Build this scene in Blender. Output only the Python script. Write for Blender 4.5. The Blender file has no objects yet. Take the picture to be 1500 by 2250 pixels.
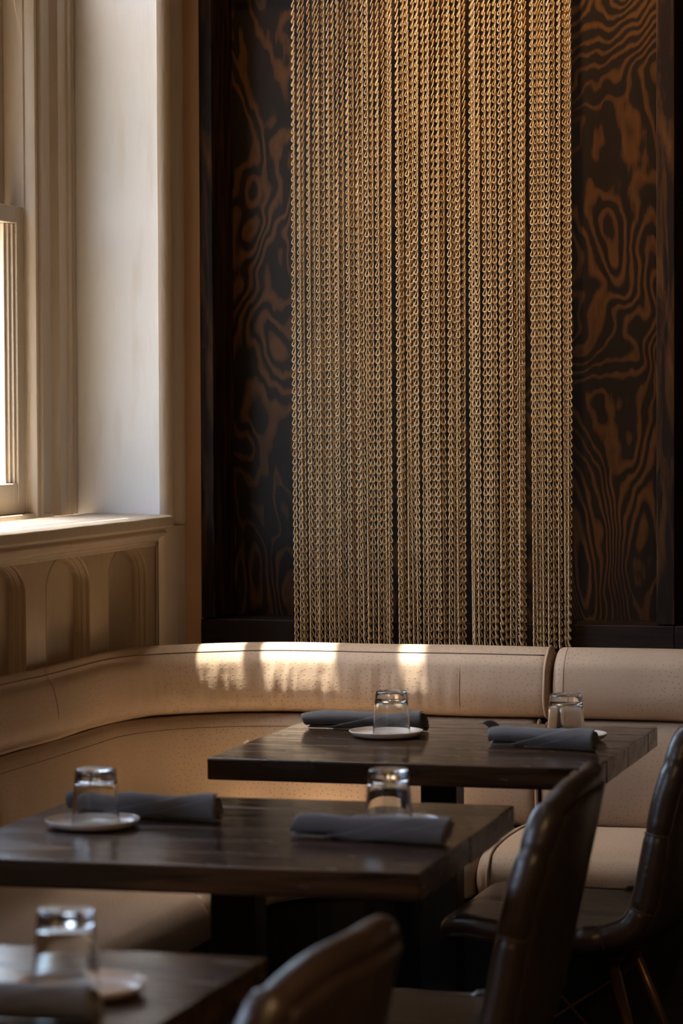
import bpy, bmesh, math, random
from math import sin, cos, pi, radians, atan, sqrt
from mathutils import Vector, Matrix, noise
random.seed(7)
D = bpy.data
SC = bpy.context.scene
COL = SC.collection

# ------------------------------------------------------------------ camera
F = 6400.0                                   # focal length in pixels of the 1500x2250 frame
PITCH = atan(225/F); YAW = atan(1810/F); ROLL = radians(.25); EYE = 1.44
fwd = Vector((-sin(YAW)*cos(PITCH), cos(YAW)*cos(PITCH), -sin(PITCH)))
r0 = Vector((cos(YAW), sin(YAW), 0)); u0 = r0.cross(fwd)
rgt = r0*cos(ROLL) - u0*sin(ROLL); upv = rgt.cross(fwd)
cam = D.cameras.new('camera'); camo = D.objects.new('camera', cam); COL.objects.link(camo)
camo.matrix_world = Matrix((( rgt.x, upv.x, -fwd.x, 0), (rgt.y, upv.y, -fwd.y, 0), (rgt.z, upv.z, -fwd.z, EYE), (0, 0, 0, 1)))
cam.sensor_fit = 'HORIZONTAL'; cam.sensor_width = 24; cam.lens = F/1500*24
cam.clip_start = .05; cam.clip_end = 200
cam.dof.use_dof = True; cam.dof.focus_distance = 6.9; cam.dof.aperture_fstop = 5.2
SC.camera = camo

# ------------------------------------------------------------------ sky, sun, exposure
SUN_T = Vector((1, .11, -4.6)).normalized()      # the way sunlight travels
w = D.worlds.new('world'); SC.world = w; w.use_nodes = True
wn = w.node_tree; wn.nodes.clear()
sky = wn.nodes.new('ShaderNodeTexSky'); sky.sky_type = 'NISHITA'; sky.sun_disc = False
sky.sun_elevation = math.asin(-SUN_T.z); sky.sun_rotation = math.atan2(-SUN_T.x, -SUN_T.y)
sky.air_density = 1.0; sky.dust_density = 3.5; sky.ozone_density = 1.0
bg = wn.nodes.new('ShaderNodeBackground'); bg.inputs[1].default_value = 2.1
wo = wn.nodes.new('ShaderNodeOutputWorld')
wn.links.new(sky.outputs[0], bg.inputs[0]); wn.links.new(bg.outputs[0], wo.inputs[0])
sl = D.lights.new('sun', 'SUN'); sl.energy = 21; sl.angle = radians(.35); sl.color = (1, .94, .84)
so = D.objects.new('sun', sl); COL.objects.link(so); so.location = (-8, 0, 14)
so.rotation_euler = SUN_T.to_track_quat('-Z', 'Y').to_euler()
pl = D.lights.new('window_portal', 'AREA'); pl.shape = 'RECTANGLE'; pl.size = 1.9; pl.size_y = 4.9
pl.cycles.is_portal = True
po = D.objects.new('window_portal', pl); COL.objects.link(po); po.location = (-2.83, 5.945, 3.6)
po.rotation_euler = Vector((1, 0, 0)).to_track_quat('-Z', 'Z').to_euler()
po2 = po.copy(); COL.objects.link(po2); po2.location.y -= 2.69
SC.view_settings.view_transform = 'Standard'; SC.view_settings.look = 'None'
SC.view_settings.exposure = .15; SC.view_settings.gamma = 1; SC.view_settings.use_curve_mapping = False
SC.cycles.max_bounces = 10; SC.cycles.diffuse_bounces = 5; SC.cycles.transmission_bounces = 10
SC.cycles.transparent_max_bounces = 12; SC.cycles.sample_clamp_indirect = 6

# ------------------------------------------------------------------ helpers
class MB:
    def __init__(s): s.v = []; s.f = []; s.uv = {}
    def box(s, x0, x1, y0, y1, z0, z1):
        b = len(s.v)
        s.v += [(x, y, z) for z in (z0, z1) for y in (y0, y1) for x in (x0, x1)]
        s.f += [tuple(b+i for i in q) for q in ((0,2,3,1),(4,5,7,6),(0,1,5,4),(1,3,7,5),(3,2,6,7),(2,0,4,6))]
        return s
    def grid(s, P, closed_u=False, closed_v=False, uv=None):
        b = len(s.v); n = len(P); m = len(P[0])
        for row in P: s.v += [tuple(p) for p in row]
        for i in range(n if closed_u else n-1):
            for j in range(m if closed_v else m-1):
                i2 = (i+1) % n; j2 = (j+1) % m
                s.f.append((b+i*m+j, b+i2*m+j, b+i2*m+j2, b+i*m+j2))
                if uv is not None:
                    s.uv[len(s.f)-1] = (uv[i][j], uv[i+1][j], uv[i+1][j+1], uv[i][j+1])
        return s
    def fan(s, ring, flip=False):
        b = len(s.v); s.v += [tuple(p) for p in ring]
        q = tuple(range(b, b+len(ring))); s.f.append(q[::-1] if flip else q); return s
    def tube(s, pts, r, seg=8, closed=False, caps=True):
        pts = [Vector(p) for p in pts]; n = len(pts); rows = []
        rr = r if isinstance(r, (list, tuple)) else [r]*n
        prev = None
        for i, p in enumerate(pts):
            a = pts[(i-1) % n] if (closed or i > 0) else p
            c = pts[(i+1) % n] if (closed or i < n-1) else p
            t = (c-a).normalized()
            if prev is None:
                h = Vector((0, 0, 1)) if abs(t.z) < .9 else Vector((1, 0, 0))
                e1 = (h - t*h.dot(t)).normalized()
            else:
                e1 = prev - t*prev.dot(t)
                e1 = e1.normalized()
            prev = e1; e2 = t.cross(e1)
            rows.append([p + (e1*cos(2*pi*k/seg) + e2*sin(2*pi*k/seg))*rr[i] for k in range(seg)])
        s.grid(rows, closed_u=closed, closed_v=True)
        if caps and not closed:
            s.fan(rows[0]); s.fan(rows[-1], True)
        return s
    def lathe(s, prof, c=(0, 0, 0), seg=40, close=False):
        rows = [[(c[0]+r*cos(2*pi*k/seg), c[1]+r*sin(2*pi*k/seg), c[2]+z) for k in range(seg)] for r, z in prof]
        s.grid(rows, closed_u=close, closed_v=True); return s
    def mesh(s, name, smooth=True):
        me = D.meshes.new(name); me.from_pydata([tuple(p) for p in s.v], [], s.f)
        if s.uv:
            L = me.uv_layers.new(name='UVMap').data
            for p in me.polygons:
                q = s.uv.get(p.index)
                if q:
                    for li, c in zip(p.loop_indices, q): L[li].uv = c
        bm = bmesh.new(); bm.from_mesh(me)
        bmesh.ops.remove_doubles(bm, verts=bm.verts, dist=1e-6)
        bmesh.ops.recalc_face_normals(bm, faces=bm.faces)
        bm.to_mesh(me); bm.free()
        if smooth: me.polygons.foreach_set('use_smooth', [True]*len(me.polygons))
        return me
    def build(s, name, m, parent=None, smooth=True, bevel=0, seg=2):
        me = s.mesh(name, smooth or bevel > 0); o = D.objects.new(name, me); COL.objects.link(o)
        me.materials.append(M[m]); o.parent = parent
        if bevel:
            b = o.modifiers.new('bevel', 'BEVEL'); b.width = bevel; b.segments = seg; b.limit_method = 'ANGLE'
            b.harden_normals = True
        return o
def box(name, m, parent, x0, x1, y0, y1, z0, z1, bevel=.003):
    """a box whose object origin sits at its base centre"""
    cx, cy = (x0+x1)/2, (y0+y1)/2
    o = MB().box(x0-cx, x1-cx, y0-cy, y1-cy, 0, z1-z0).build(name, m, parent, smooth=False, bevel=bevel)
    o.location = (cx, cy, z0); return o
def thing(name, label, cat, loc=(0, 0, 0), rz=0, group=None):
    o = D.objects.new(name, None); COL.objects.link(o); o.location = loc; o.rotation_euler = (0, 0, rz)
    o.empty_display_size = .05
    tag(o, label, cat, group); return o
def tag(o, label=None, cat=None, group=None, kind=None):
    if label: o['label'] = label
    if cat: o['category'] = cat
    if group: o['group'] = group
    if kind: o['kind'] = kind
    return o
def struct(o, label=None, cat=None): return tag(o, label, cat, kind='structure')
def dup(root, label, loc, rz):
    r = root.copy(); COL.objects.link(r); r.location = loc; r.rotation_euler = (0, 0, rz)
    if label: r['label'] = label
    for ch in root.children:
        c = ch.copy(); COL.objects.link(c); c.parent = r
        for g in ch.children:
            d = g.copy(); COL.objects.link(d); d.parent = c
    return r

# ------------------------------------------------------------------ materials
M = {}
def mat(name, col=(.5, .5, .5), rough=.5, metal=0, spec=.5):
    m = D.materials.new(name); m.use_nodes = True; M[name] = m
    b = m.node_tree.nodes['Principled BSDF']
    b.inputs['Base Color'].default_value = (*col, 1); b.inputs['Roughness'].default_value = rough
    b.inputs['Metallic'].default_value = metal; b.inputs['Specular IOR Level'].default_value = spec
    return m, m.node_tree, b
def N(nt, typ, **kw):
    n = nt.nodes.new(typ)
    for k, v in kw.items():
        if k in n.inputs: n.inputs[k].default_value = v
        else: setattr(n, k, v)
    return n
def ramp(nt, fac, stops, interp='LINEAR'):
    n = nt.nodes.new('ShaderNodeValToRGB'); n.color_ramp.interpolation = interp
    el = n.color_ramp.elements
    while len(el) < len(stops): el.new(.5)
    for e, (p, c) in zip(el, stops): e.position = p; e.color = (*c, 1)
    nt.links.new(fac, n.inputs[0]); return n
def bump(nt, b, h, strength, dist):
    n = N(nt, 'ShaderNodeBump', Strength=strength, Distance=dist)
    nt.links.new(h, n.inputs['Height']); nt.links.new(n.outputs[0], b.inputs['Normal']); return n
def coords(nt, scale=(1, 1, 1), out='Object', rot=(0, 0, 0)):
    tc = nt.nodes.new('ShaderNodeTexCoord'); mp = nt.nodes.new('ShaderNodeMapping')
    mp.inputs['Scale'].default_value = scale; mp.inputs['Rotation'].default_value = rot
    nt.links.new(tc.outputs[out], mp.inputs[0]); return mp.outputs[0]
def math_node(nt, op, a, b=None, v=None):
    n = nt.nodes.new('ShaderNodeMath'); n.operation = op
    nt.links.new(a, n.inputs[0])
    if b is not None: nt.links.new(b, n.inputs[1])
    if v is not None: n.inputs[1].default_value = v
    return n.outputs[0]

# cream oil paint with brush marks and small chips
def paint(name, col, rough=.42, warm=(.80, .70, .55)):
    m, nt, b = mat(name, col, rough)
    n1 = N(nt, 'ShaderNodeTexNoise', Scale=1.0, Detail=4.0); nt.links.new(coords(nt, (26, 26, 4)), n1.inputs['Vector'])
    mx = nt.nodes.new('ShaderNodeMix'); mx.data_type = 'RGBA'
    mx.inputs[6].default_value = (*col, 1); mx.inputs[7].default_value = (*[c*w for c, w in zip(col, warm)], 1)
    r = ramp(nt, n1.outputs[0], [(.55, (0, 0, 0)), (.85, (.6, .6, .6))])
    nt.links.new(r.outputs[0], mx.inputs[0]); nt.links.new(mx.outputs[2], b.inputs['Base Color'])
    n2 = N(nt, 'ShaderNodeTexNoise', Scale=1.0, Detail=5.0); nt.links.new(coords(nt, (60, 60, 9)), n2.inputs['Vector'])
    bump(nt, b, n2.outputs[0], .35, .004)
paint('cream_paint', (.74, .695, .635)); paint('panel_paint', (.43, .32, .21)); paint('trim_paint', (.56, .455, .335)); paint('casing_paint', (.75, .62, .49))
mat('plaster', (.56, .36, .21), .7); mat('dark_wall', (.10, .07, .05), .7); mat('ceiling_paint', (.16, .12, .09), .8)
# figured stained plywood
m, nt, b = mat('plywood', (.05, .03, .02), .5)
b.inputs['Specular IOR Level'].default_value = .2
n0 = N(nt, 'ShaderNodeTexNoise', Scale=1.0, Detail=2.5, Roughness=.5, Distortion=.35); nt.links.new(coords(nt, (3.4, 3.4, 1.5)), n0.inputs['Vector'])
n1 = N(nt, 'ShaderNodeTexNoise', Scale=1.0, Detail=4.0, Roughness=.65); nt.links.new(coords(nt, (75, 75, 9)), n1.inputs['Vector'])
n2 = N(nt, 'ShaderNodeTexNoise', Scale=1.0, Detail=1.0); nt.links.new(coords(nt, (24, 24, 13)), n2.inputs['Vector'])
h = math_node(nt, 'ADD', math_node(nt, 'ADD', math_node(nt, 'MULTIPLY', n0.outputs[0], v=190.0), math_node(nt, 'MULTIPLY', n1.outputs[0], v=2.2)), math_node(nt, 'MULTIPLY', n2.outputs[0], v=7.0))
sn = math_node(nt, 'SINE', h)
n3 = N(nt, 'ShaderNodeTexNoise', Scale=1.0, Detail=2.0); nt.links.new(coords(nt, (5, 5, 3)), n3.inputs['Vector'])
fac = math_node(nt, 'ADD', math_node(nt, 'ADD', math_node(nt, 'MULTIPLY', sn, v=.26), math_node(nt, 'MULTIPLY', n3.outputs[0], v=.7)), math_node(nt, 'MULTIPLY', n1.outputs[0], v=.35))
r = ramp(nt, fac, [(.40, (.012, .0065, .004)), (.56, (.016, .0085, .0045)), (.63, (.044, .018, .0055)), (.88, (.085, .036, .010))])
nt.links.new(r.outputs[0], b.inputs['Base Color']); bump(nt, b, n1.outputs[0], .25, .002)
# dark stained timber (posts, ledge)
def timber(name, c0, c1, rough, sc, strength=.25, thr=(.45, .75)):
    m, nt, b = mat(name, c0, rough, 0, .1 if 'table' not in name else .5)
    n1 = N(nt, 'ShaderNodeTexNoise', Scale=1.0, Detail=5.0, Roughness=.6, Distortion=.6); nt.links.new(coords(nt, sc), n1.inputs['Vector'])
    r = ramp(nt, n1.outputs[0], [(thr[0], c0), (thr[1], c1)])
    nt.links.new(r.outputs[0], b.inputs['Base Color'])
    n2 = N(nt, 'ShaderNodeTexNoise', Scale=1.0, Detail=4.0); nt.links.new(coords(nt, tuple(4*s for s in sc)), n2.inputs['Vector'])
    bump(nt, b, n2.outputs[0], strength, .002)
    return m, nt, b
timber('post_timber', (.014, .008, .006), (.085, .036, .012), .5, (30, 30, 4), .2, (.45, .68))
timber('ledge_timber', (.016, .010, .008), (.03, .018, .012), .5, (4, 30, 30))
m, nt, b = timber('table_wood', (.015, .0082, .0052), (.100, .045, .018), .30, (2.6, 30, 30), .12, (.42, .80))
n4 = N(nt, 'ShaderNodeTexNoise', Scale=6.0, Detail=3.0); nt.links.new(coords(nt, (1, 4, 4)), n4.inputs['Vector'])
rr = ramp(nt, n4.outputs[0], [(.3, (.13, .13, .13)), (.75, (.32, .32, .32))]); nt.links.new(rr.outputs[0], b.inputs['Roughness'])
mat('black_steel', (.012, .011, .011), .5, .3)
mat('floor_wood', (.03, .02, .014), .35)
# ostrich-quill leather, in metres along the upholstery
def quill(name, col, dark):
    m, nt, b = mat(name, col, .55, 0, .35)
    uv = coords(nt, (1, 1, 1), 'UV')
    mp = nt.nodes.new('ShaderNodeMapping'); mp.inputs['Scale'].default_value = (66, 74, 1); nt.links.new(uv, mp.inputs[0])
    vo = N(nt, 'ShaderNodeTexVoronoi', voronoi_dimensions='2D', Scale=1.0, Randomness=.72); nt.links.new(mp.outputs[0], vo.inputs['Vector'])
    pit = ramp(nt, vo.outputs['Distance'], [(.06, (1, 1, 1)), (.15, (0, 0, 0))])
    lg = N(nt, 'ShaderNodeTexNoise', Scale=5.0, Detail=3.0); nt.links.new(uv, lg.inputs['Vector'])
    amt = math_node(nt, 'MULTIPLY', pit.outputs[0], ramp(nt, lg.outputs[0], [(.35, (.15, .15, .15)), (.65, (.8, .8, .8))]).outputs[0])
    mx = nt.nodes.new('ShaderNodeMix'); mx.data_type = 'RGBA'; nt.links.new(amt, mx.inputs[0])
    tone = ramp(nt, lg.outputs[0], [(.3, tuple(.9*c for c in col)), (.7, col)])
    nt.links.new(tone.outputs[0], mx.inputs[6]); mx.inputs[7].default_value = (*dark, 1)
    nt.links.new(mx.outputs[2], b.inputs['Base Color'])
    hill = ramp(nt, vo.outputs['Distance'], [(.0, (1, 1, 1)), (.08, (.85, .85, .85)), (.22, (0, 0, 0)), (.4, (0, 0, 0))])
    gr = N(nt, 'ShaderNodeTexNoise', Scale=420.0, Detail=2.0); nt.links.new(uv, gr.inputs['Vector'])
    cr = N(nt, 'ShaderNodeTexNoise', Scale=30.0, Detail=3.0); nt.links.new(uv, cr.inputs['Vector'])
    hh = math_node(nt, 'ADD', math_node(nt, 'ADD', math_node(nt, 'MULTIPLY', hill.outputs[0], v=.26), math_node(nt, 'MULTIPLY', gr.outputs[0], v=.22)), math_node(nt, 'MULTIPLY', cr.outputs[0], v=.6))
    bump(nt, b, hh, .6, .0015)
quill('quill_leather', (.43, .308, .212), (.17, .09, .05))
mat('stitching', (.13, .075, .045), .7); mat('piping_leather', (.40, .285, .19), .5)
# chair leather
m, nt, b = mat('chair_leather', (.030, .019, .013), .36)
n1 = N(nt, 'ShaderNodeTexNoise', Scale=9.0, Detail=5.0); nt.links.new(coords(nt), n1.inputs['Vector'])
r = ramp(nt, n1.outputs[0], [(.3, (.024, .015, .011)), (.75, (.050, .030, .019))]); nt.links.new(r.outputs[0], b.inputs['Base Color'])
n2 = N(nt, 'ShaderNodeTexNoise', Scale=55.0, Detail=4.0, Distortion=.8); nt.links.new(coords(nt), n2.inputs['Vector'])
bump(nt, b, n2.outputs[0], .3, .004)
mat('chair_stitch', (.07, .045, .03), .6); mat('leg_metal', (.22, .12, .06), .35, .8)
# chain metal
m, nt, b = mat('chain_metal', (.50, .33, .16), .52, .35)
n1 = N(nt, 'ShaderNodeTexNoise', Scale=3.0, Detail=2.0); tc = nt.nodes.new('ShaderNodeObjectInfo')
r = ramp(nt, tc.outputs['Random'], [(0, (.46, .315, .16)), (1, (.58, .41, .22))]); nt.links.new(r.outputs[0], b.inputs['Base Color'])
# linen napkin
m, nt, b = mat('napkin_linen', (.10, .095, .10), .85)
uvn = coords(nt, (1, 1, 1), 'UV'); b.inputs['Sheen Weight'].default_value = .25
wv = N(nt, 'ShaderNodeTexNoise', Scale=900.0, Detail=2.0); nt.links.new(uvn, wv.inputs['Vector'])
r = ramp(nt, wv.outputs[0], [(.3, (.048, .045, .046)), (.7, (.092, .085, .085))]); nt.links.new(r.outputs[0], b.inputs['Base Color'])
bump(nt, b, wv.outputs[0], .5, .0008)
mat('napkin_thread', (.16, .15, .16), .8)
mat('plate_ceramic', (.60, .53, .46), .25); mat('plate_foot', (.38, .25, .14), .6)
m, nt, b = mat('drinking_glass', (.97, .985, .97), 0.0); b.inputs['Transmission Weight'].default_value = 1; b.inputs['IOR'].default_value = 1.5
# window pane: a thin sheet, mostly clear with a faint reflection
m, nt, b = mat('window_glass'); nt.nodes.remove(b)
tr = nt.nodes.new('ShaderNodeBsdfTransparent'); gl = nt.nodes.new('ShaderNodeBsdfGlossy'); gl.inputs['Roughness'].default_value = .02
tr.inputs[0].default_value = (.94, .95, .93, 1)
mxs = nt.nodes.new('ShaderNodeMixShader'); mxs.inputs[0].default_value = .06
nt.links.new(tr.outputs[0], mxs.inputs[1]); nt.links.new(gl.outputs[0], mxs.inputs[2])
nt.links.new(mxs.outputs[0], nt.nodes['Material Output'].inputs[0])
mat('lamp_body', (.02, .02, .02), .4, .6); mat('street_stone', (.28, .26, .24), .8)
m, nt, b = mat('lamp_bulb', (1, .7, .4), .5); b.inputs['Emission Color'].default_value = (1, .62, .30, 1); b.inputs['Emission Strength'].default_value = 12

# ------------------------------------------------------------------ room shell
XW, YW, ZC = -2.42, 7.06, 6.4           # window wall, far wall, ceiling
YJ, YN = 6.89, 5.0                       # window recess: far and near jamb
ZS, ZT = 1.15, 6.05                      # recess bottom and top
def sbox(name, m, *a, bevel=0, parent=None):
    o = MB().box(*a).build(name, m, parent, smooth=False, bevel=bevel)
    return o
struct(sbox('floor', 'floor_wood', -2.9, 3.2, -2.2, 7.6, -.1, 0))
struct(sbox('ceiling', 'ceiling_paint', -2.9, 3.2, -2.2, 7.6, ZC, ZC+.1))
wl = MB()
DW = -2.69                               # offset of the added second window, nearer the camera
wl.box(-2.8, XW, -2.2, YN+DW, 0, ZC); wl.box(-2.8, XW, YJ+DW, YN, 0, ZC); wl.box(-2.8, XW, YJ, 7.6, 0, ZC)
wl.box(-2.8, XW, YN+DW, YJ+DW, ZT, ZC); wl.box(-2.8, XW, YN+DW, YJ+DW, 0, ZS+.04)
wl.box(-2.8, XW, YN, YJ, ZT, ZC); wl.box(-2.8, XW-.07, YN, YJ, 0, ZS)
struct(wl.build('wall_left', 'cream_paint', smooth=False))
wb = MB(); wb.box(XW, -2.362, YW, 7.6, 0, ZC)                       # plaster strip beside the timber frame
struct(wb.build('wall_back', 'plaster', smooth=False))
struct(sbox('wall_back_core', 'dark_wall', -2.362, 3.2, 7.24, 7.6, 0, ZC))
struct(sbox('wall_right', 'dark_wall', 3.0, 3.2, -2.2, 7.24, 0, ZC))
struct(sbox('wall_front', 'dark_wall', XW, 3.0, -2.2, -2.0, 0, ZC))
struct(sbox('pavement_outside', 'street_stone', -40, -2.9, -25, 40, -.35, -.25))

# moulded corner casing between window recess and far wall (vertical, runs down to the sill)
prof = [(6.885, 0), (6.889, .006), (6.897, .013), (6.909, .018), (6.925, .020), (6.942, .018), (6.955, .012), (6.963, .006), (6.972, .003),
        (6.990, .003), (7.004, .005), (7.016, .011), (7.028, .015), (7.044, .015), (7.052, .011), (7.058, .003), (7.06, 0)]
zs = [1.15+i*.04 for i in range(132)]
P = []
for z in zs:
    wob = .0028*noise.noise(Vector((0, 3, z*4)))+.0016*noise.noise(Vector((5, 1, z*17)))
    P.append([(XW+o, min(y+wob*(1 if j < 14 else 0), 7.06), z) for j, (y, o) in enumerate(prof)])
struct(MB().grid(P).build('trim_1', 'casing_paint'))
pier = [(6.875, 0), (6.880, .008), (6.892, .012), (7.036, .013), (7.048, .012), (7.056, .006), (7.06, 0)]
P = [[(XW+o, y+(.002*noise.noise(Vector((2, 0, z*11))) if 0 < j < 4 else 0), z) for j, (y, o) in enumerate(pier)] for z in [.3+i*.0283 for i in range(31)]]
struct(MB().grid(P).build('trim_2', 'casing_paint'))

# window sill with moulded apron
zt = 1.179
sp = [(-2.60, zt+.004), (-2.47, zt+.002), (-2.395, zt), (-2.386, zt-.004), (-2.384, zt-.010), (-2.384, zt-.026), (-2.388, zt-.031), (-2.404, zt-.033),
      (-2.405, zt-.038), (-2.399, zt-.042), (-2.399, zt-.046), (-2.407, zt-.050), (-2.416, zt-.056), (-2.420, zt-.062), (-2.420, zt-.066), (-2.427, zt-.069), (-2.428, zt-.078), (-2.46, zt-.078), (-2.60, zt-.05)]
ys = [5.0+i*.0371 for i in range(51)]; ys[-1] = 6.884
P = []
for y in ys:
    wv = .0015*noise.noise(Vector((y*6, 0, 4)))
    P.append([(x+wv*.6 if x > -2.45 else x, y, z+(wv if x > -2.45 else 0)) for x, z in sp])
mb = MB().grid(P, closed_v=True); mb.fan(P[0]); mb.fan(P[-1], True)
sill = mb.build('window_sill', 'trim_paint', smooth=False, bevel=.0015)
tag(sill, kind='structure')

# wainscot with arched panels below the sill
wain = D.objects.new('wainscot', None); COL.objects.link(wain); wain.location = (-2.43, 5.9, .3)
tag(wain, kind='structure')
XF = -2.432                                  # face of the panelling
arch_c = [6.682-.4*k for k in range(4)]; HW = .142; Z0, ZSP, RISE, ZTOP = .30, 1.030, .086, 1.112
def arch_outline(c, off, dx, n=20):
    hw = HW-off; rs = RISE-off
    pts = [(XF-dx, c-hw, Z0)] + [(XF-dx, c-hw, Z0+(ZSP-Z0)*k/6) for k in range(1, 6)]
    pts += [(XF-dx, c-hw*cos(pi*k/n), ZSP+rs*sin(pi*k/n)) for k in range(n+1)]
    pts += [(XF-dx, c+hw, Z0+(ZSP-Z0)*k/6) for k in range(5, -1, -1)]
    return pts
prof = [(0, 0), (.001, .002), (.002, -.001), (.005, -.0015), (.007, .001), (.0075, .008), (.009, .009), (.011, .013), (.0125, .014), (.013, .020), (.015, .021), (.0165, .026), (.017, .036)]
for k, c in enumerate(arch_c):
    y0, y1 = c-.2, c+.2
    if k == 0: y1 = 6.905
    fr = MB(); out = arch_outline(c, 0, 0)
    bd = []
    for (x, y, z) in out:
        if z < ZSP-1e-6: bd.append((x, y0 if y < c else y1, z))
        else:
            t = (y-(c-HW))/(2*HW)
            if t < .12: bd.append((x, y0, ZSP+(ZTOP-ZSP)*(t/.12)))
            elif t > .88: bd.append((x, y1, ZSP+(ZTOP-ZSP)*((1-t)/.12)))
            else: bd.append((x, y0+(y1-y0)*(t-.12)/.76, ZTOP))
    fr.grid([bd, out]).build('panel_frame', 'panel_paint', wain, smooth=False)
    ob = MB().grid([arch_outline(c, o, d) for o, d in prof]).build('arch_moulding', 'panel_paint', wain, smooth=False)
    last = arch_outline(c, .017, .036)
    bp = MB(); bp.fan(last); bo = bp.build('arch_panel', 'panel_paint', wain, smooth=False)
for ch in wain.children:
    ch.matrix_parent_inverse = Matrix.Translation(-wain.location)
# near end of the sill wall: plain face
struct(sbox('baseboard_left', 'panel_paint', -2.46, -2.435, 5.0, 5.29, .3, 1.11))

# window: casing, double-hung sashes and added upper lights
win = D.objects.new('window_1', None); COL.objects.link(win); tag(win, kind='structure'); win.location = (-2.7, 5.95, 1.18)
MI = Matrix.Translation(-win.location)
def wpart(name, m, *a, parent=None, bevel=.003):
    o = MB().box(*a).build(name, m, parent or win, smooth=False, bevel=bevel)
    if parent is None: o.matrix_parent_inverse = MI
    return o
TR_LIGHTS = [(2.64, 3.32), (3.41, 4.35), (5.00, 5.49)]  # heights of the added upper lights, set by where sun patches fall
YC = 5.945                                    # window centre: the near side mirrors the far side
def vprof(name, pts, z0, z1, m='trim_paint'):
    """vertical moulding: profile of (y, x); built on both sides of the window"""
    for mir in (0, 1):
        q = [((2*YC-y) if mir else y, x) for y, x in pts]
        o = MB().grid([[(x, y, z) for y, x in q] for z in (z0, z1)]).build(name, m, win, smooth=False, bevel=.0015)
        o.matrix_parent_inverse = MI
XP = -2.64
vprof('casing', [(6.89, XP), (6.872, XP+.004), (6.866, XP-.001), (6.852, XP-.001), (6.846, XP+.005), (6.83, XP+.006), (6.824, XP), (6.80, XP), (6.794, XP+.004), (6.765, XP+.004), (6.757, XP-.004), (6.745, XP-.012), (6.74, XP-.012), (6.668, XP-.012), (6.668, XP-.04)], 1.18, 2.56)
vprof('stop_bead', [(6.672, XP-.013), (6.670, XP-.004), (6.664, XP), (6.657, XP-.003), (6.652, XP-.009), (6.648, XP-.009), (6.643, XP-.004), (6.634, XP-.006), (6.630, XP-.014), (6.630, XP-.030), (6.624, XP-.032), (6.624, XP-.14)], 1.18, 2.56)
wpart('bottom_rail', 'trim_paint', -2.78, XP-.01, 5.0, 6.89, 1.1, 1.19)
S0, S1 = 2*YC-6.622, 6.622
def sash(name, x0, x1, z0, z1, br, tr, ya, yb, sw, beads=2):
    """one framed light from ya to yb: stiles (width sw), rails, stepped glazing beads and a pane"""
    sa = D.objects.new(name, None); COL.objects.link(sa); sa.parent = win; sa.location = (x1-win.location.x, 0, z0-win.location.z)
    inv = Matrix.Translation((-x1, -win.location.y, -z0))
    def sp(nm, *a, m='trim_paint', bevel=.003):
        o = MB().box(*a).build(nm, m, sa, smooth=False, bevel=bevel); o.matrix_parent_inverse = inv; return o
    g0, g1 = ya+sw, yb-sw; bw = .011
    sp('stile', x0, x1, ya, g0-bw*beads, z0, z1); sp('stile', x0, x1, g1+bw*beads, yb, z0, z1)
    sp('rail', x0+.001, x1-.001, g0-bw*beads, g1+bw*beads, z0, z0+br); sp('rail', x0+.001, x1-.001, g0-bw*beads, g1+bw*beads, z1-tr, z1)
    for k in range(beads):
        d = .006+.007*k
        for a, b_ in ((g1+bw*(beads-1-k), g1+bw*(beads-k)), (g0-bw*(beads-k), g0-bw*(beads-1-k))):
            sp('glazing_bead', x0+.004, x1-d, a, b_, z0+br, z1-tr, bevel=.002)
    xm = x0+.008
    sp('pane', xm-.002, xm+.002, g0-.004, g1+.004, z0+br-.004, z1-tr+.004, m='window_glass', bevel=0)
sash('lower_sash', -2.71, -2.672, 1.19, 1.935, .075, .042, S0, S1, .078, 3)
sash('upper_sash', -2.765, -2.722, 1.895, 2.56, .04, .06, S0, S1, .25, 4)
# unseen tall lights added to shape the sun patches, divided by a mullion
TA, TB = 5.001, 6.889
wpart('transom_bar', 'trim_paint', -2.72, XP, 5.0, 6.89, 2.56, 2.64)
wpart('mullion', 'trim_paint', -2.72, XP, 5.99, 6.07, 2.64, 6.05)
for z0, z1 in TR_LIGHTS:
    sash('added_top_light', -2.69, -2.67, z0, z1, .02, .02, 6.07, TB, .03, 1)
    sash('added_top_light', -2.69, -2.67, z0, z1, .02, .02, TA, 5.99, .03, 1)
for (a0, a1), (b0, b1) in zip(TR_LIGHTS, TR_LIGHTS[1:]):
    wpart('added_glazing_bar', 'trim_paint', -2.692, -2.668, 5.0, 6.89, a1, b0, bevel=.002)  # added bars, spaced for the dark gaps between sun patches
wpart('head', 'trim_paint', -2.72, XP, 5.0, 6.89, TR_LIGHTS[-1][1], 6.05)
bl = MB().box(-2.652, -2.650, 5.002, 6.0, 2.64, 5.55).build('added_blind', 'dark_wall', None, smooth=False)  # added out of view to block direct sun on the back table
bl2 = MB().box(-2.652, -2.650, 5.03+DW, 6.86+DW, 1.62, 5.55).build('added_blind', 'dark_wall', None, smooth=False)  # added out of view to hold back daylight from the second window
tag(bl2, 'unseen dark blind added to cut daylight through the added second window', 'blind')
win2 = dup(win, None, win.location+Vector((0, DW, 0)), 0); win2.name = 'added_window'  # unseen second window, added to light the tables and chairs
tag(bl, 'unseen dark blind added to keep sun off the back table', 'blind')

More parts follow.
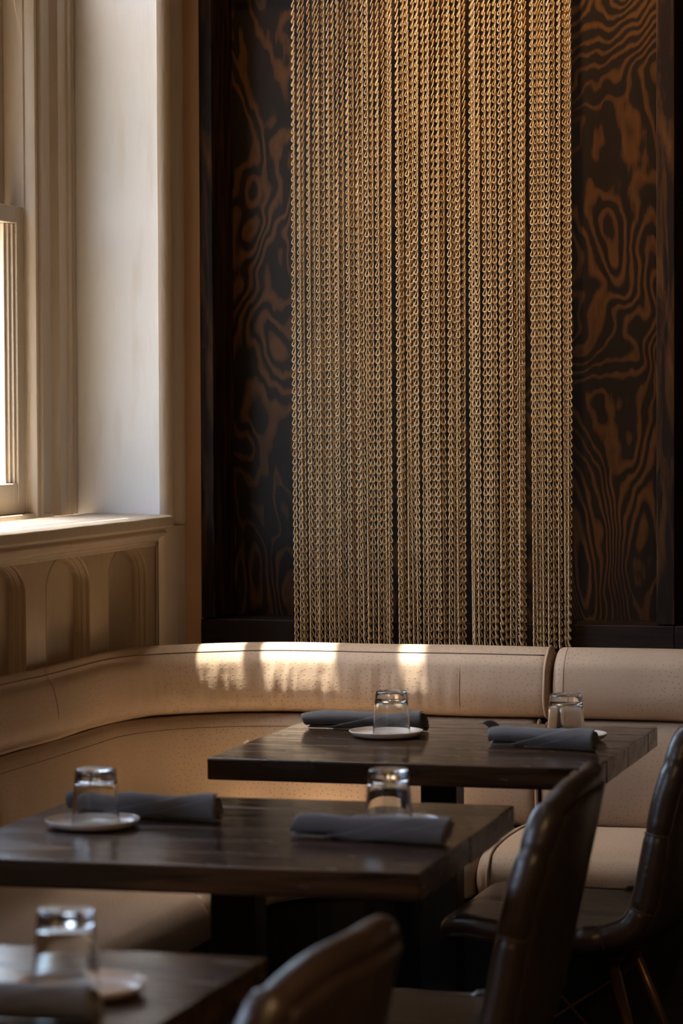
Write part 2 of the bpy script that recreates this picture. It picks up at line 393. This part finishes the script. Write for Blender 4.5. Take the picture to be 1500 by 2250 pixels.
# ------------------------------------------------------------------ timber framed plywood panel on the far wall
YF, YB = 7.05, 7.215
pan = thing('wood_wall_panel', 'dark stained plywood wall panel set back in timber posts behind the hanging chains', 'wall panel', (-1.75, YF, .5))
PI_ = Matrix.Translation(-pan.location)
def ppart(name, m, x0, x1, y0, y1, z0, z1, bevel=.003):
    o = MB().box(x0-(x0+x1)/2, x1-(x0+x1)/2, y0, y1, z0-2, z1-2).build(name, m, pan, smooth=False, bevel=bevel)
    o.location = Vector(((x0+x1)/2, 0, 2))-pan.location; return o
ppart('plywood', 'plywood', -2.331, -1.16, YB, 7.24, .5, ZC, .001)
ppart('post', 'post_timber', -2.366, -2.331, YF, 7.24, .91, ZC)
ppart('post', 'post_timber', -1.195, -1.150, YF, 7.24, .91, ZC)
ppart('ledge', 'ledge_timber', -2.366, -1.150, YF-.004, 7.24, .5, .908)
pan2 = thing('wood_wall_panel', 'dark timber wall bay right of the chain curtain, cut by the frame edge', 'wall panel', (-.5, YF, .5))
for nm, mt, a in (('plywood', 'plywood', (-1.150, .35, YB, 7.24, .5, ZC)), ('post', 'post_timber', (.35, .39, YF, 7.24, .91, ZC)), ('ledge', 'ledge_timber', (-1.150, .39, YF-.004, 7.24, .5, .908))):
    x0, x1, y0, y1, z0, z1 = a
    o = MB().box(x0-(x0+x1)/2, x1-(x0+x1)/2, y0, y1, z0-2, z1-2).build(nm, mt, pan2, smooth=False, bevel=.003)
    o.location = Vector(((x0+x1)/2, 0, 2))-pan2.location

# ------------------------------------------------------------------ chain curtain
PITCHC = .0197
half = [(0, -.0131), (.0031, -.0124), (.0049, -.0098), (.0046, -.0062), (.0032, -.0022), (.0021, .0022), (.0017, .0070), (.0017, .0104), (.0009, .0126)]
ring = half + [(-x, z) for x, z in half[::-1] if x > 0]
def link_depth(z): return .0020*(z/.0132) - .0026*math.exp(-((z+.0085)/.0055)**2)
mbl = MB().tube([(x, link_depth(z), z) for x, z in ring], .0017, 6, closed=True)
link_mesh = mbl.mesh('chain_link'); link_mesh.materials.append(M['chain_metal'])
sections = [[643.9], [656.5, 665, 678, 690.7, 699, 711, 722, 732, 743, 753.6, 765.6, 776, 787, 797.5, 808, 819.6, 831.6, 843.6, 854, 860.5],
            [875.5, 887, 897.6, 909, 919, 932, 942.7, 954, 965.5, 977, 988.7, 1000, 1012, 1022.6],
            [1038, 1043.5, 1053.5, 1066, 1077.7, 1089, 1101, 1111.7, 1123, 1135, 1146, 1154],
            [1170, 1180, 1187, 1194, 1205, 1215.7, 1228, 1240, 1246, 1251]]
ordn = ['first', 'second', 'third', 'fourth', 'fifth', 'sixth', 'seventh', 'eighth', 'ninth', 'tenth', 'eleventh', 'twelfth', 'thirteenth', 'fourteenth', 'fifteenth', 'sixteenth', 'seventeenth', 'eighteenth', 'nineteenth', 'twentieth']
secn = ['', "leftmost bundle", 'bundle left of centre', 'bundle right of centre', 'rightmost bundle']
ZROD = 2.78
def px_to_x(px): return -2.105+(px-643.9)*(.703/607.1)
nl = 0
for si, sec in enumerate(sections):
    for ci, px in enumerate(sec):
        lab = 'single bronze chain strand hanging at the left edge of the chain curtain' if si == 0 else \
              'bronze chain strand, %s from left in the %s of the curtain' % (ordn[ci], secn[si])
        tight = ci+1 < len(sec) and sec[ci+1]-px < 8
        y = 7.016 + (.006 if ci % 2 else 0) + random.uniform(-.002, .002) + (.010 if tight else 0)
        ch = thing('hanging_chain', lab, 'chain', (px_to_x(px)*y/7.02, y, .845), 0, 'strands of the chain curtain')
        off = random.gauss(0, .24); k = random.uniform(.78, 1.1); ph = random.uniform(0, PITCHC)
        sway = random.uniform(-.0025, .0025)
        lean = (-4.5 if len(sec) > 1 and ci >= len(sec)-2 else (2.5 if si > 1 and ci == 0 else 0))*.00116
        n = int((ZROD-.845)/PITCHC)
        for i in range(n):
            o = D.objects.new('chain_link', link_mesh); COL.objects.link(o); o.parent = ch
            z = .012+ph*.6+i*PITCHC; zz = z+.845
            a = 1.12*k*(zz-1.55)/.9 if zz > 1.55 else -1.15*k*((1.55-zz)/.7)**1.3
            o.location = (sway*sin(z*2.2)+lean*max(0, 2.45-zz)/1.6, 0, z); o.rotation_euler = (0, 0, -(a+off))
            nl += 1
rod = MB().tube([(-2.331, 7.024, ZROD+.01), (-1.195, 7.024, ZROD+.01)], .009, 12).build('chain_rail', 'black_steel')
tag(rod, 'black steel rail the chain curtain hangs from', 'rail')

# ------------------------------------------------------------------ banquette
ban = thing('banquette', 'cream ostrich-leather corner banquette with a rolled headrest along both walls', 'banquette', (-2.2, 6.5, 0))
BI = Matrix.Translation(-ban.location)
BX, BY, RC = -2.372, 6.742, .36            # face of the lower back along each wall, corner radius
YST, XEN = 2.2, .2
LS = (BY-RC)-YST; LA = RC*pi/2; LT = LS+LA+(XEN-(BX+RC))
def path(s, bx=BX, by=BY, rc=RC):
    """point and room-facing normal at arc length s of the back line"""
    if s < LS: return Vector((bx, YST+s*((by-rc)-YST)/LS, 0)), Vector((1, 0, 0))
    if s < LS+LA:
        a = (s-LS)/LA*pi/2
        n = Vector((cos(a), -sin(a), 0)); return Vector((bx+rc, by-rc, 0))-n*rc, n
    t = (s-LS-LA)/(LT-LS-LA); return Vector((bx+rc+t*(XEN-bx-rc), by, 0)), Vector((0, -1, 0))
def s_of_x(x): return LS+LA+(x-(BX+RC))
def s_of_y(y): return y-YST
def catmull(pts, n):
    out = []
    for i in range(len(pts)-1):
        p0, p1, p2, p3 = pts[max(i-1, 0)], pts[i], pts[i+1], pts[min(i+2, len(pts)-1)]
        for k in range(n):
            t = k/n
            out.append(tuple(.5*((2*b)+(-a+c)*t+(2*a-5*b+4*c-d)*t*t+(-a+3*b-3*c+d)*t**3) for a, b, c, d in zip(p0, p1, p2, p3)))
    out.append(tuple(pts[-1])); return out
def lin(a, b, step):
    n = max(2, int(math.ceil((b-a)/step))); return [a+(b-a)*i/n for i in range(n+1)]
def wallfit(o, p, n):
    """keep the back of the upholstery in front of the walls"""
    if o >= -.012: return o
    t = 9
    if n.x > 1e-4: t = min(t, (p.x+2.404)/n.x)
    if n.y < -1e-4: t = min(t, (7.004-p.y)/-n.y)
    return -.012+(o+.012)*min(1, max(.02, t-.012)/.093)
def sweep(name, prof, s0, s1, disp=None, rnd=.02, step=.005, m='quill_leather', parent=None, ends=True):
    """upholstery: profile (o, z) swept along the back line, rounded off at both ends"""
    cz = sum(p[1] for p in prof)/len(prof); co = min(p[0] for p in prof)
    arc = [0]
    for a, b in zip(prof, prof[1:]): arc.append(arc[-1]+sqrt((a[0]-b[0])**2+(a[1]-b[1])**2))
    P, U = [], []
    ss = lin(s0, s1, step)
    if rnd: ss = [s0+rnd*t for t in (0, .04, .12, .25, .45, .7)] + [s for s in ss if s0+rnd < s < s1-rnd] + [s1-rnd*t for t in (.7, .45, .25, .12, .04, 0)]
    for s in ss:
        p, n = path(s); e = min(s-s0, s1-s)
        q = 1 if not rnd or e >= rnd else sqrt(max(0, 1-(1-e/rnd)**2))
        row, ur = [], []
        for j, (o, z) in enumerate(prof):
            inset = (1-q)*rnd
            o = wallfit(o, p, n)
            oo = o - inset*max(0, min(1, (o-co)/.03)); z2 = z+(cz-z)*inset/.1
            d = disp(s, o, z, arc[j]) if disp else (0, 0)
            v = p+n*(oo+d[0]); row.append((v.x, v.y, z2+d[1])); ur.append((s, arc[j]))
        P.append(row); U.append(ur)
    mb = MB().grid(P, uv=U)
    if ends: mb.fan(P[0]); mb.fan(P[-1], True)
    o = mb.build(name, m, parent or ban); 
    if parent is None: o.matrix_parent_inverse = BI
    
    return o
def seam_along(name, s0, s1, o, z, r=.0013, parent=None, m='stitching', fn=None):
    pts = []
    for s in lin(s0, s1, .02):
        p, n = path(s); oo, zz = (o, z) if fn is None else fn(s)
        v = p+n*oo; pts.append((v.x, v.y, zz))
    ob = MB().tube(pts, r, 6).build(name, m, parent or ban); ob.matrix_parent_inverse = Matrix() if parent else BI; return ob
def seam_across(name, s, prof, r=.0013, parent=None, m='stitching', lift=0):
    p, n = path(s); pts = []
    for o, z in prof: o = wallfit(o, p, n); v = p+n*(o+lift); pts.append((v.x, v.y, z+lift*.5))
    ob = MB().tube(pts, r, 6).build(name, m, parent or ban); ob.matrix_parent_inverse = Matrix() if parent else BI; return ob
# headrest roll
roll_c = [(-.105, .80), (-.105, .845), (-.092, .864), (-.070, .872), (-.045, .868), (-.024, .855), (-.008, .840), (.001, .825), (.0075, .800), (.0112, .778), (.0122, .755), (.007, .733), (-.008, .715), (-.032, .705), (-.07, .703), (-.1, .704)]
roll_p = catmull(roll_c, 5)
def roll_left(s):
    """the roll is thinner along the window wall"""
    return 1
def roll_disp(s, o, z, a):
    if o < -.06 and z < .8: return (0, 0)
    g = math.exp(-((s-(LS+LA*.85))/.42)**2)
    face = max(0, min(1, (.832-z)/.03))*max(0, min(1, (z-.70)/.02))
    rip = .0075*g*face*noise.noise(Vector((s*42, z*3, 3)))+.0024*g*face*noise.noise(Vector((s*120, z*7, 8)))
    lump = .0025*noise.noise(Vector((s*4.5, z*6, 1)))+.0012*noise.noise(Vector((s*16, z*14, 5)))
    drop = 0
    if z < .735: drop = -.008*max(0, noise.noise(Vector((s*3.2, 0, 9))))*(1 if o > -.05 else .3)
    return (rip+lump, drop+.002*noise.noise(Vector((s*3, 4, 2))))
SG = s_of_x(-1.396)
rollA = sweep('headrest_roll', roll_p, .02, SG-.004, roll_disp, rnd=.022)
rollB = sweep('headrest_roll', roll_p, SG+.004, LT, roll_disp, rnd=.022)
def seamfn(dz): return lambda s: (wallfit(-.0235, *path(s))+roll_disp(s, -.02, .848, 0)[0], .8553+dz+roll_disp(s, -.02, .848, 0)[1])
seam_along('top_seam', .05, SG-.02, 0, 0, .0014, rollA, fn=seamfn(0))
seam_across('cross_seam', s_of_x(-1.615), roll_p[14:62], .0009, rollA, 'piping_leather', lift=.0006)
seam_across('cross_seam', s_of_y(6.03), roll_p[14:62], .0009, rollA, 'piping_leather', lift=.0006)
seam_across('welt', SG-.012, [(o+.002, z) for o, z in roll_p[8:66]], .0042, rollA, 'piping_leather', lift=.001)
seam_across('cross_seam', SG+.032, roll_p[8:66], .0009, rollB, 'piping_leather', lift=.0006)
# lower back
back_c = [(-.10, .700), (-.03, .702), (-.006, .696), (.010, .675), (.020, .630), (.024, .57), (.022, .51), (.012, .47), (-.004, .452), (-.05, .448), (-.1, .448)]
back_p = catmull(back_c, 6)
def back_disp(s, o, z, a):
    if o < -.05: return (0, 0)
    g = math.exp(-((s-(LS+LA*.9))/.36)**2)
    rip = .0028*g*noise.noise(Vector((s*30, z*2.5, 13)))*max(0, min(1, (.65-z)/.08))
    return (rip+.003*noise.noise(Vector((s*4, z*5, 21))), 0)
SL = s_of_x(-1.43)
bkA = sweep('back_cushion', back_p, s_of_y(5.66), SL-.002, back_disp, rnd=.016)
bkB = sweep('back_cushion', back_p, SL+.014, LT, back_disp, rnd=.016)
bkC = sweep('back_cushion', back_p, .02, s_of_y(5.652), back_disp, rnd=.016)
seam_across('welt', SL+.005, back_p[8:55], .0045, bkA, 'piping_leather')
seam_along('top_seam', s_of_y(5.7), SL-.02, 0, 0, .0008, bkA, fn=lambda s: (.0105+back_disp(s, 0, .672, 0)[0], .674))
# seat: the front line turns the corner with a tighter curve than the back
FX, FY, RF = -1.885, 6.285, .22
def fpath(s):
    if s < LS: return Vector((FX, YST+s*((FY-RF)-YST)/LS, 0)), Vector((1, 0, 0))
    if s < LS+LA:
        a = (s-LS)/LA*pi/2; n = Vector((cos(a), -sin(a), 0)); return Vector((FX+RF, FY-RF, 0))-n*RF, n
    bx = BX+RC+(s-LS-LA)
    fx = bx if bx > -1.5 else (FX+RF)+(bx-(BX+RC))/(-1.5-(BX+RC))*(-1.5-(FX+RF))
    return Vector((fx, FY, 0)), Vector((0, -1, 0))
seat_c = [(0, 0, .350), (0, 0, .40), (0, .0, .452), (.25, 0, .462), (.6, 0, .463), (.85, 0, .458), (.95, 0, .450), (1, -.004, .437), (1, .010, .415), (1, .014, .385), (1, .010, .366), (1, -.004, .351), (1, -.035, .346), (.6, 0, .345)]
seat_p = catmull(seat_c, 5)
def seat(s0, s1, rnd=.025):
    P, U = [], []
    ss = [s0+rnd*t for t in (0, .04, .12, .25, .45, .7)] + [s for s in lin(s0, s1, .02) if s0+rnd < s < s1-rnd] + [s1-rnd*t for t in (.7, .45, .25, .12, .04, 0)]
    for s in ss:
        b_, nb = path(s); f_, nf = fpath(s); e = min(s-s0, s1-s)
        q = 1 if e >= rnd else sqrt(max(0, 1-(1-e/rnd)**2)); row, ur = [], []; acc = 0; pv = None
        for t, o, z in seat_p:
            v = b_*(1-t)+f_*t+nf*(o-(1-q)*rnd*(1 if t > .9 else 0)); z2 = z+(.39-z)*(1-q)*rnd/.065
            z2 += .003*noise.noise(Vector((v.x*5, v.y*5, z*4)))
            v = Vector((v.x, v.y, z2)); acc += (v-pv).length if pv else 0; pv = v
            row.append(v); ur.append((s, acc+2))
        P.append(row); U.append(ur)
    mb = MB().grid(P, uv=U); mb.fan(P[0]); mb.fan(P[-1], True)
    o = mb.build('seat_cushion', 'quill_leather', ban); o.matrix_parent_inverse = BI; return o
CSL = 3.72
seat(.02, CSL-.002); seat(CSL+.002, s_of_x(-1.475)); sR = seat(s_of_x(-1.475)+.004, LT)
def seat_welt(s, par):
    b_, nb = path(s); f_, nf = fpath(s)
    pts = [b_*(1-t)+f_*t+nf*(o+.002)+Vector((0, 0, z+.001)) for t, o, z in seat_p[12:60]]
    ob = MB().tube(pts, .0038, 6).build('welt', 'piping_leather', par)
seat_welt(s_of_x(-1.475)+.034, sR)
# dark plinth and backing board
mbp = MB()
P = []
for s in lin(.03, LT-.01, .05):
    b_, nb = path(s); f_, nf = fpath(s)
    a = f_-nf*.07; c = b_-nb*.01
    P.append([(c.x, c.y, .344), (a.x, a.y, .344), (a.x, a.y, .002), (c.x, c.y, .002)])
mbp.grid(P, closed_v=True); mbp.fan(P[0]); mbp.fan(P[-1], True)
P = []
for s in lin(.03, LT-.01, .03):
    b_, nb = path(s); q = wallfit(-.105, b_, nb); a = b_+nb*q
    t = min([9]+([(b_.x+2.404)/nb.x] if nb.x > 1e-4 else [])+([(7.0-b_.y)/-nb.y] if nb.y < -1e-4 else []))
    c = b_-nb*max(t, -q+.002)
    P.append([(a.x, a.y, .83), (c.x, c.y, .83), (c.x, c.y, .60), (a.x, a.y, .60)])
o = MB().grid(P, closed_v=True).build('back_board', 'ledge_timber', ban, smooth=False); o.matrix_parent_inverse = BI
o = mbp.build('plinth', 'black_steel', ban, smooth=False); o.matrix_parent_inverse = BI

# ------------------------------------------------------------------ tables
def make_table(label, loc, rz):
    t = thing('dining_table', label, 'table', loc, rz)
    Wd, Dp, th = .78, .765, .044; nb = 6
    y = -Dp/2
    for k in range(nb):
        dw = Dp/nb
        o = MB().box(-Wd/2, Wd/2, -dw/2+.0002, dw/2-.0002, 0, th+random.uniform(-.0003, .0003)).build('board', 'table_wood', t, smooth=False, bevel=.004 if k in (0, nb-1) else .0012, seg=3)
        o.location = (random.uniform(-.0008, .0008), y+dw*(k+.5), .75-th)
    p = MB().box(-.038, .038, -.038, .038, .03, .70).build('post', 'black_steel', t, smooth=False, bevel=.003)
    p2 = MB().box(-.2, .2, -.2, .2, .694, .705).build('mounting_plate', 'black_steel', t, smooth=False, bevel=.002)
    b2 = MB().box(-.28, .28, -.035, .035, 0, .03).box(-.035, .035, -.28, .28, 0, .03).build('base_foot', 'black_steel', t, smooth=False)
    return t
make_table('dark wooden table at the back beside the far banquette', (-1.442, 5.86, 0), .012)
make_table('dark wooden table in the middle, with a place setting at either end', (-1.466, 4.55, 0), .03)
make_table('dark wooden table nearest the camera, cut off at the lower left corner', (-1.475, 3.105, 0), 0)

# ------------------------------------------------------------------ tableware
def make_plate(label, loc):
    t = thing('side_plate', label, 'plate', loc, random.uniform(0, 6), 'bread plates on the tables')
    pr = [(0, .0035), (.045, .0035), (.062, .0045), (.070, .0075), (.0755, .0128), (.0772, .0142), (.0785, .0136), (.0775, .0112), (.0735, .0065), (.066, .0022), (.052, .0008), (.046, .0008), (0, .0012)]
    MB().lathe([(max(r, .0002), z) for r, z in catmull(pr, 3)], seg=56).build('dish', 'plate_ceramic', t)
    MB().lathe([(.049, 0), (.051, 0), (.052, .0012), (.048, .0012)], seg=40, close=True).build('foot_ring', 'plate_foot', t)
    return t
def make_glass(label, loc, s=1.0):
    """tumbler standing upside down: its thick base is on top"""
    out = [(.0392, .0005), (.0398, .0), (.0404, .0006), (.0402, .004), (.0345, .080), (.0340, .0885), (.0325, .0915), (.0295, .0926)]
    inn = [(.0255, .0916), (.012, .0902), (.0002, .090)]
    cav = [(.0002, .0725), (.012, .0728), (.024, .0735), (.0295, .0722), (.0322, .068), (.0326, .064), (.0384, .004), (.0388, .0010)]
    prof = out+inn
    mb = MB()
    rows = [(r*s, z*s) for r, z in prof]+[(r*s, z*s) for r, z in cav]
    seg = 56
    A = [[(r*cos(2*pi*k/seg), r*sin(2*pi*k/seg), z) for k in range(seg)] for r, z in [(a*s, b_*s) for a, b_ in cav]+[(a*s, b_*s) for a, b_ in prof]]
    mb.grid(A, closed_v=True); mb.fan(A[0]); mb.fan(A[-1], True)
    o = mb.build('tumbler', 'drinking_glass'); o.location = loc
    sub = o.modifiers.new('subdiv', 'SUBSURF'); sub.levels = 1; sub.render_levels = 1
    tag(o, label, 'glass', 'upturned tumblers'); return o
def make_napkin(label, c, ang, L=.27, R=.023, seed=0, flip=1, tail=False):
    """cloth rolled up, with a slanting outer flap"""
    rnd = random.Random(seed); t = thing('napkin_roll', label, 'napkin', (c[0], c[1], c[2]), ang, 'rolled napkins')
    P, U = [], []; nu, nv = 46, 84
    for i in range(nu+1):
        u = i/nu; x = (u-.5)*L
        tmax = 2*pi*(2.05+.55*(u if flip > 0 else 1-u))
        row, ur = [], []
        endf = 1-.10*math.exp(-((u if flip > 0 else 1-u)/.08)**2)
        for j in range(nv+1):
            v = j/nv; th = v*tmax
            r = (.0075+(R-.0075)*min(1, th/(2*pi*2.05)))*endf
            if th > 2*pi*2.05: r = R*endf+.0022
            a = -th*flip-1.2
            r *= 1+.13*noise.noise(Vector((x*11+seed, cos(a)*.5, sin(a)*.5)))+.05*noise.noise(Vector((x*34+3*sin(a), cos(a), seed)))
            xx = x+.006*sin(a*1.0+seed)*(abs(u-.5)*2)**4
            zc = R*.86
            row.append((xx, r*cos(a)*1.08, zc+r*sin(a)*(.86 if sin(a) > -.8 else .82)))
            ur.append((x, th*R))
        zm = min(p[2] for p in row)-.0009
        P.append([(a_, b_, c_-zm) for a_, b_, c_ in row]); U.append(ur)
    ob = MB().grid(P, uv=U).build('cloth', 'napkin_linen', t)
    so_ = ob.modifiers.new('thick', 'SOLIDIFY'); so_.thickness = .0013; so_.offset = 0
    hem = []
    for i in range(3, nu-2):
        p = Vector(P[i][nv-5]); hem.append(p+Vector((0, p.y, p.z-R*.86)).normalized()*.0009)
    MB().tube(hem, .0005, 5).build('hem_stitch', 'napkin_thread', ob)
    if tail:
        T = []
        for i in range(9):
            a = i/8
            T.append([(-L/2+.006-.024*a+.014*b, .010-.018*a+.026*(b-.5), .028+.016*sin(a*2.2)+.010*b*sin(b*3)) for b in [k/6 for k in range(7)]])
        tl = MB().grid(T).build('loose_corner', 'napkin_linen', t); q = tl.modifiers.new('thick', 'SOLIDIFY'); q.thickness = .0016
        q = tl.modifiers.new('subdiv', 'SUBSURF'); q.levels = 1
    return t
ZT_ = .7503
def setting(plate, glass, pl_lab, gl_lab):
    make_plate(pl_lab, (plate[0], plate[1], ZT_)); make_glass(gl_lab, (glass[0], glass[1], ZT_+.0042))
setting((-1.577, 5.915), (-1.568, 5.925), 'pale plate under the left glass on the back table', 'upturned glass on the left plate of the back table')
setting((-1.192, 5.955), (-1.199, 5.950), 'pale plate half hidden behind the napkin on the back table', 'upturned glass behind the napkin at the right of the back table')
setting((-1.708, 4.515), (-1.706, 4.525), 'pale plate under the left glass on the middle table', 'upturned glass on the left plate of the middle table')
setting((-1.222, 4.628), (-1.232, 4.635), 'pale plate hidden behind the napkin at the right of the middle table', 'upturned glass behind the long napkin at the right of the middle table')
setting((-1.232, 3.215), (-1.259, 3.235), 'blurred pale plate on the nearest table', 'blurred upturned glass on the nearest table')
make_napkin('dark linen napkin roll lying behind the left plate of the back table', (-1.660, 6.045, ZT_), -.02, .27, .0225, 3, 1)
make_napkin('dark linen napkin roll with a loose corner, right front of the back table', (-1.218, 5.800, ZT_), -.29, .245, .0235, 11, 1, True)
make_napkin('dark linen napkin roll behind the left plate of the middle table', (-1.668, 4.652, ZT_), -.16, .29, .0235, 23, 1)
make_napkin('dark linen napkin roll in front of the right glass on the middle table', (-1.222, 4.485, ZT_), -.14, .27, .0225, 31, 1)
make_napkin('blurred dark napkin roll at the edge of the nearest table', (-1.285, 3.055, ZT_), .05, .26, .024, 41, 1)

# ------------------------------------------------------------------ chairs
spine = catmull([(-.218, .405), (-.200, .421), (-.16, .428), (-.07, .416), (.04, .405), (.12, .408), (.180, .428), (.214, .477), (.231, .545), (.249, .63), (.266, .71), (.281, .785), (.292, .848)], 5)
sarc = [0]
for a, b_ in zip(spine, spine[1:]): sarc.append(sarc[-1]+sqrt((a[0]-b_[0])**2+(a[1]-b_[1])**2))
SLN = sarc[-1]
def spine_at(s):
    s = max(0, min(SLN-1e-6, s))
    for i in range(len(sarc)-1):
        if sarc[i+1] >= s:
            t = (s-sarc[i])/(sarc[i+1]-sarc[i]); a, b_ = spine[i], spine[i+1]
            tx, tz = b_[0]-a[0], b_[1]-a[1]; l = sqrt(tx*tx+tz*tz)
            return a[0]+tx*t, a[1]+tz*t, -tz/l, tx/l           # point, normal towards the sitter
def lerp_tab(x, tab):
    for (a, va), (b_, vb) in zip(tab, tab[1:]):
        if x <= b_: return va+(vb-va)*max(0, (x-a)/(b_-a))
    return tab[-1][1]
def shell_pt(u, v, lift=0):
    s = .03*abs(v)**3 + u*(SLN-.03*abs(v)**3-.045*abs(v)**4)
    x, z, nx, nz = spine_at(s); q = s/SLN
    hw = lerp_tab(q, [(0, .185), (.12, .235), (.35, .245), (.5, .235), (.65, .228), (.85, .215), (1, .19)])
    wr = lerp_tab(q, [(0, .012), (.2, .02), (.42, .03), (.55, .036), (.8, .042), (1, .026)])*abs(v)**2.4
    tuft = -.004*math.exp(-(v/.06)**2)
    return Vector((x+nx*(wr+lift+tuft), hw*v, z+nz*(wr+lift+tuft)))
def make_chair(label, loc, rz):
    t = thing('shell_chair', label, 'chair', loc, rz, 'leather shell chairs')
    nu, nv = 48, 20
    us = [i/nu for i in range(nu+1)]; vs = [-1+2*j/nv for j in range(nv+1)]
    def slab(name, l0, l1, m, ua=0, ub=1, vmax=1.0):
        uu = [ua+(ub-ua)*x for x in us]
        top = [[shell_pt(u, v*vmax, l1+.012*(1-v*v)*(1 if l1 > 0 else 0)) for v in vs] for u in uu]
        bot = [[shell_pt(u, v*vmax, l0) for v in vs] for u in uu]
        mb = MB().grid(top); mb.grid(bot)
        for R1, R2 in ((top[0], bot[0]), (top[-1], bot[-1]), ([r[0] for r in top], [r[0] for r in bot]), ([r[-1] for r in top], [r[-1] for r in bot])): mb.grid([R1, R2])
        return mb.build(name, m, t)
    slab('seat', -.002, .014, 'chair_leather', .0, .43)
    slab('backrest', -.002, .014, 'chair_leather', .432, 1)
    slab('outer_shell', -.030, -.003, 'chair_leather', .02, .99, .97)
    # padded roll around the rim
    rim = [shell_pt(u, -1, -.006) for u in [i/40 for i in range(41)]] + [shell_pt(1, v, -.006) for v in [-1+2*k/24 for k in range(1, 24)]] + [shell_pt(u, 1, -.006) for u in [1-i/40 for i in range(41)]] + [shell_pt(0, v, -.006) for v in [1-2*k/16 for k in range(1, 16)]]
    rim = [(rim[i-1]+rim[i]*2+rim[(i+1) % len(rim)])/4 for i in range(len(rim))]
    nr = len(rim); nb_ = nr-15
    def rr(i):
        q = max(0, min(i, nb_-1-i))/40
        base = .021 if q < .35 else (.0255 if q < 1.02 else .020)
        bands = [.16, .40, .56, .76, .93]
        pin = max(math.exp(-((q-b_)/.012)**2) for b_ in bands)
        return base*(1-.10*pin)
    dense = []; rad = []
    for i in range(nr):
        for k in range(3): dense.append(rim[i].lerp(rim[(i+1) % nr], k/3)); rad.append(rr(i+k/3))
    ro = MB().tube(dense, rad, 14, closed=True).build('rim_roll', 'chair_leather', t)
    for b_ in (.40, .56, .76):
        for side in (0, 1):
            i = int(b_*40*3); i = i if side == 0 else (nb_-1)*3-i
            c = dense[i]; tg = (dense[i+1]-dense[i-1]).normalized()
            e1 = tg.orthogonal().normalized(); e2 = tg.cross(e1)
            MB().tube([c+(e1*cos(2*pi*k/18)+e2*sin(2*pi*k/18))*(rad[i]+.0006) for k in range(18)], .0022, 6, closed=True).build('stitched_band', 'chair_stitch', ro)
    mnt = MB().box(-.13, .13, -.13, .13, .362, .382).build('seat_mount', 'black_steel', t, smooth=False, bevel=.004)
    for sx in (-1, 1):
        for sy in (-1, 1):
            MB().tube([(sx*.10, sy*.10, .37), (sx*.225, sy*.225, .0)], [.011, .007], 10).build('leg', 'leg_metal', t)
    for sx in (-1, 1):
        MB().tube([(sx*.185, -.185, .13), (-sx*.125, .125, .32)], .003, 6).build('wire_brace', 'leg_metal', t)
        MB().tube([(sx*.205, -.205, .065), (sx*.205, .205, .065)], .003, 6).build('wire_brace', 'leg_metal', t)
    MB().tube([(-.205, -.205, .067), (.205, -.205, .067)], .003, 6).build('wire_brace', 'leg_metal', t)
    return t
c1 = make_chair('dark brown leather shell chair in front of the right end of the back table', (-1.140, 5.70, 0), 0)
dup(c1, 'dark brown leather shell chair at the middle table, its back towards us', (-1.185, 4.56, 0), .05)
dup(c1, 'blurred leather chair back in the foreground at bottom centre', (-1.155, 3.10, 0), -.05)

# ------------------------------------------------------------------ unseen lamps, added for warm light on the chains and the room
def spotlight(loc, target, power, label, size=radians(60), color=(1, .62, .28)):  # unseen spot, added to throw warm light on the chains
    t = thing('added_spotlight', label, 'spotlight', loc, 0, 'added ceiling spotlights')
    d = (Vector(target)-Vector(loc)).normalized(); q = d.to_track_quat('-Z', 'Y').to_euler()
    o = MB().lathe([(.035, .12), (.04, .11), (.04, .0), (.036, .0), (.034, .08), (.0005, .085)], seg=28).build('lamp_housing', 'lamp_body', t); o.rotation_euler = q
    MB().tube([(0, 0, .1), (0, 0, ZC-loc[2])], .008, 8).build('stem', 'lamp_body', t)
    li = D.lights.new('spot_bulb', 'SPOT'); li.energy = power; li.color = color; li.spot_size = size; li.spot_blend = .8; li.shadow_soft_size = .03
    lo = D.objects.new('spot_bulb', li); COL.objects.link(lo); lo.parent = t; lo.rotation_euler = q; lo.location = d*.0
spotlight((-1.35, 6.15, 4.15), (-1.45, 7.1, 2.4), 270, 'unseen ceiling spotlight added to warm the right of the chains', radians(33))
spotlight((-2.0, 6.15, 4.15), (-1.90, 7.1, 2.6), 115, 'unseen ceiling spotlight added to warm the left of the chains', radians(30))
def pendant(loc, power, label):  # unseen lamp, added as warm fill for the foreground
    t = thing('added_pendant', label, 'lamp', loc, 0, 'added pendant lamps')
    MB().lathe([(.012, .22), (.03, .21), (.15, .05), (.155, .045), (.148, .045), (.028, .20)], seg=36).build('lamp_shade', 'lamp_body', t)
    MB().lathe([(.0005, .03), (.02, .036), (.032, .06), (.028, .09), (.012, .12)], seg=20).build('bulb', 'lamp_bulb', t)
    MB().tube([(0, 0, .2), (0, 0, ZC-loc[2])], .004, 6).build('cord', 'lamp_body', t)
    li = D.lights.new('pendant_bulb', 'POINT'); li.energy = power; li.color = (1, .62, .30); li.shadow_soft_size = .06
    lo = D.objects.new('pendant_bulb', li); COL.objects.link(lo); lo.parent = t; lo.location = (0, 0, .0)
pendant((-.05, 2.0, 2.15), 32, 'unseen pendant added right of the tables to warm the nearest chair')
pendant((.9, 1.2, 2.3), 34, 'unseen pendant added behind the camera for warm fill')
print('links', nl)
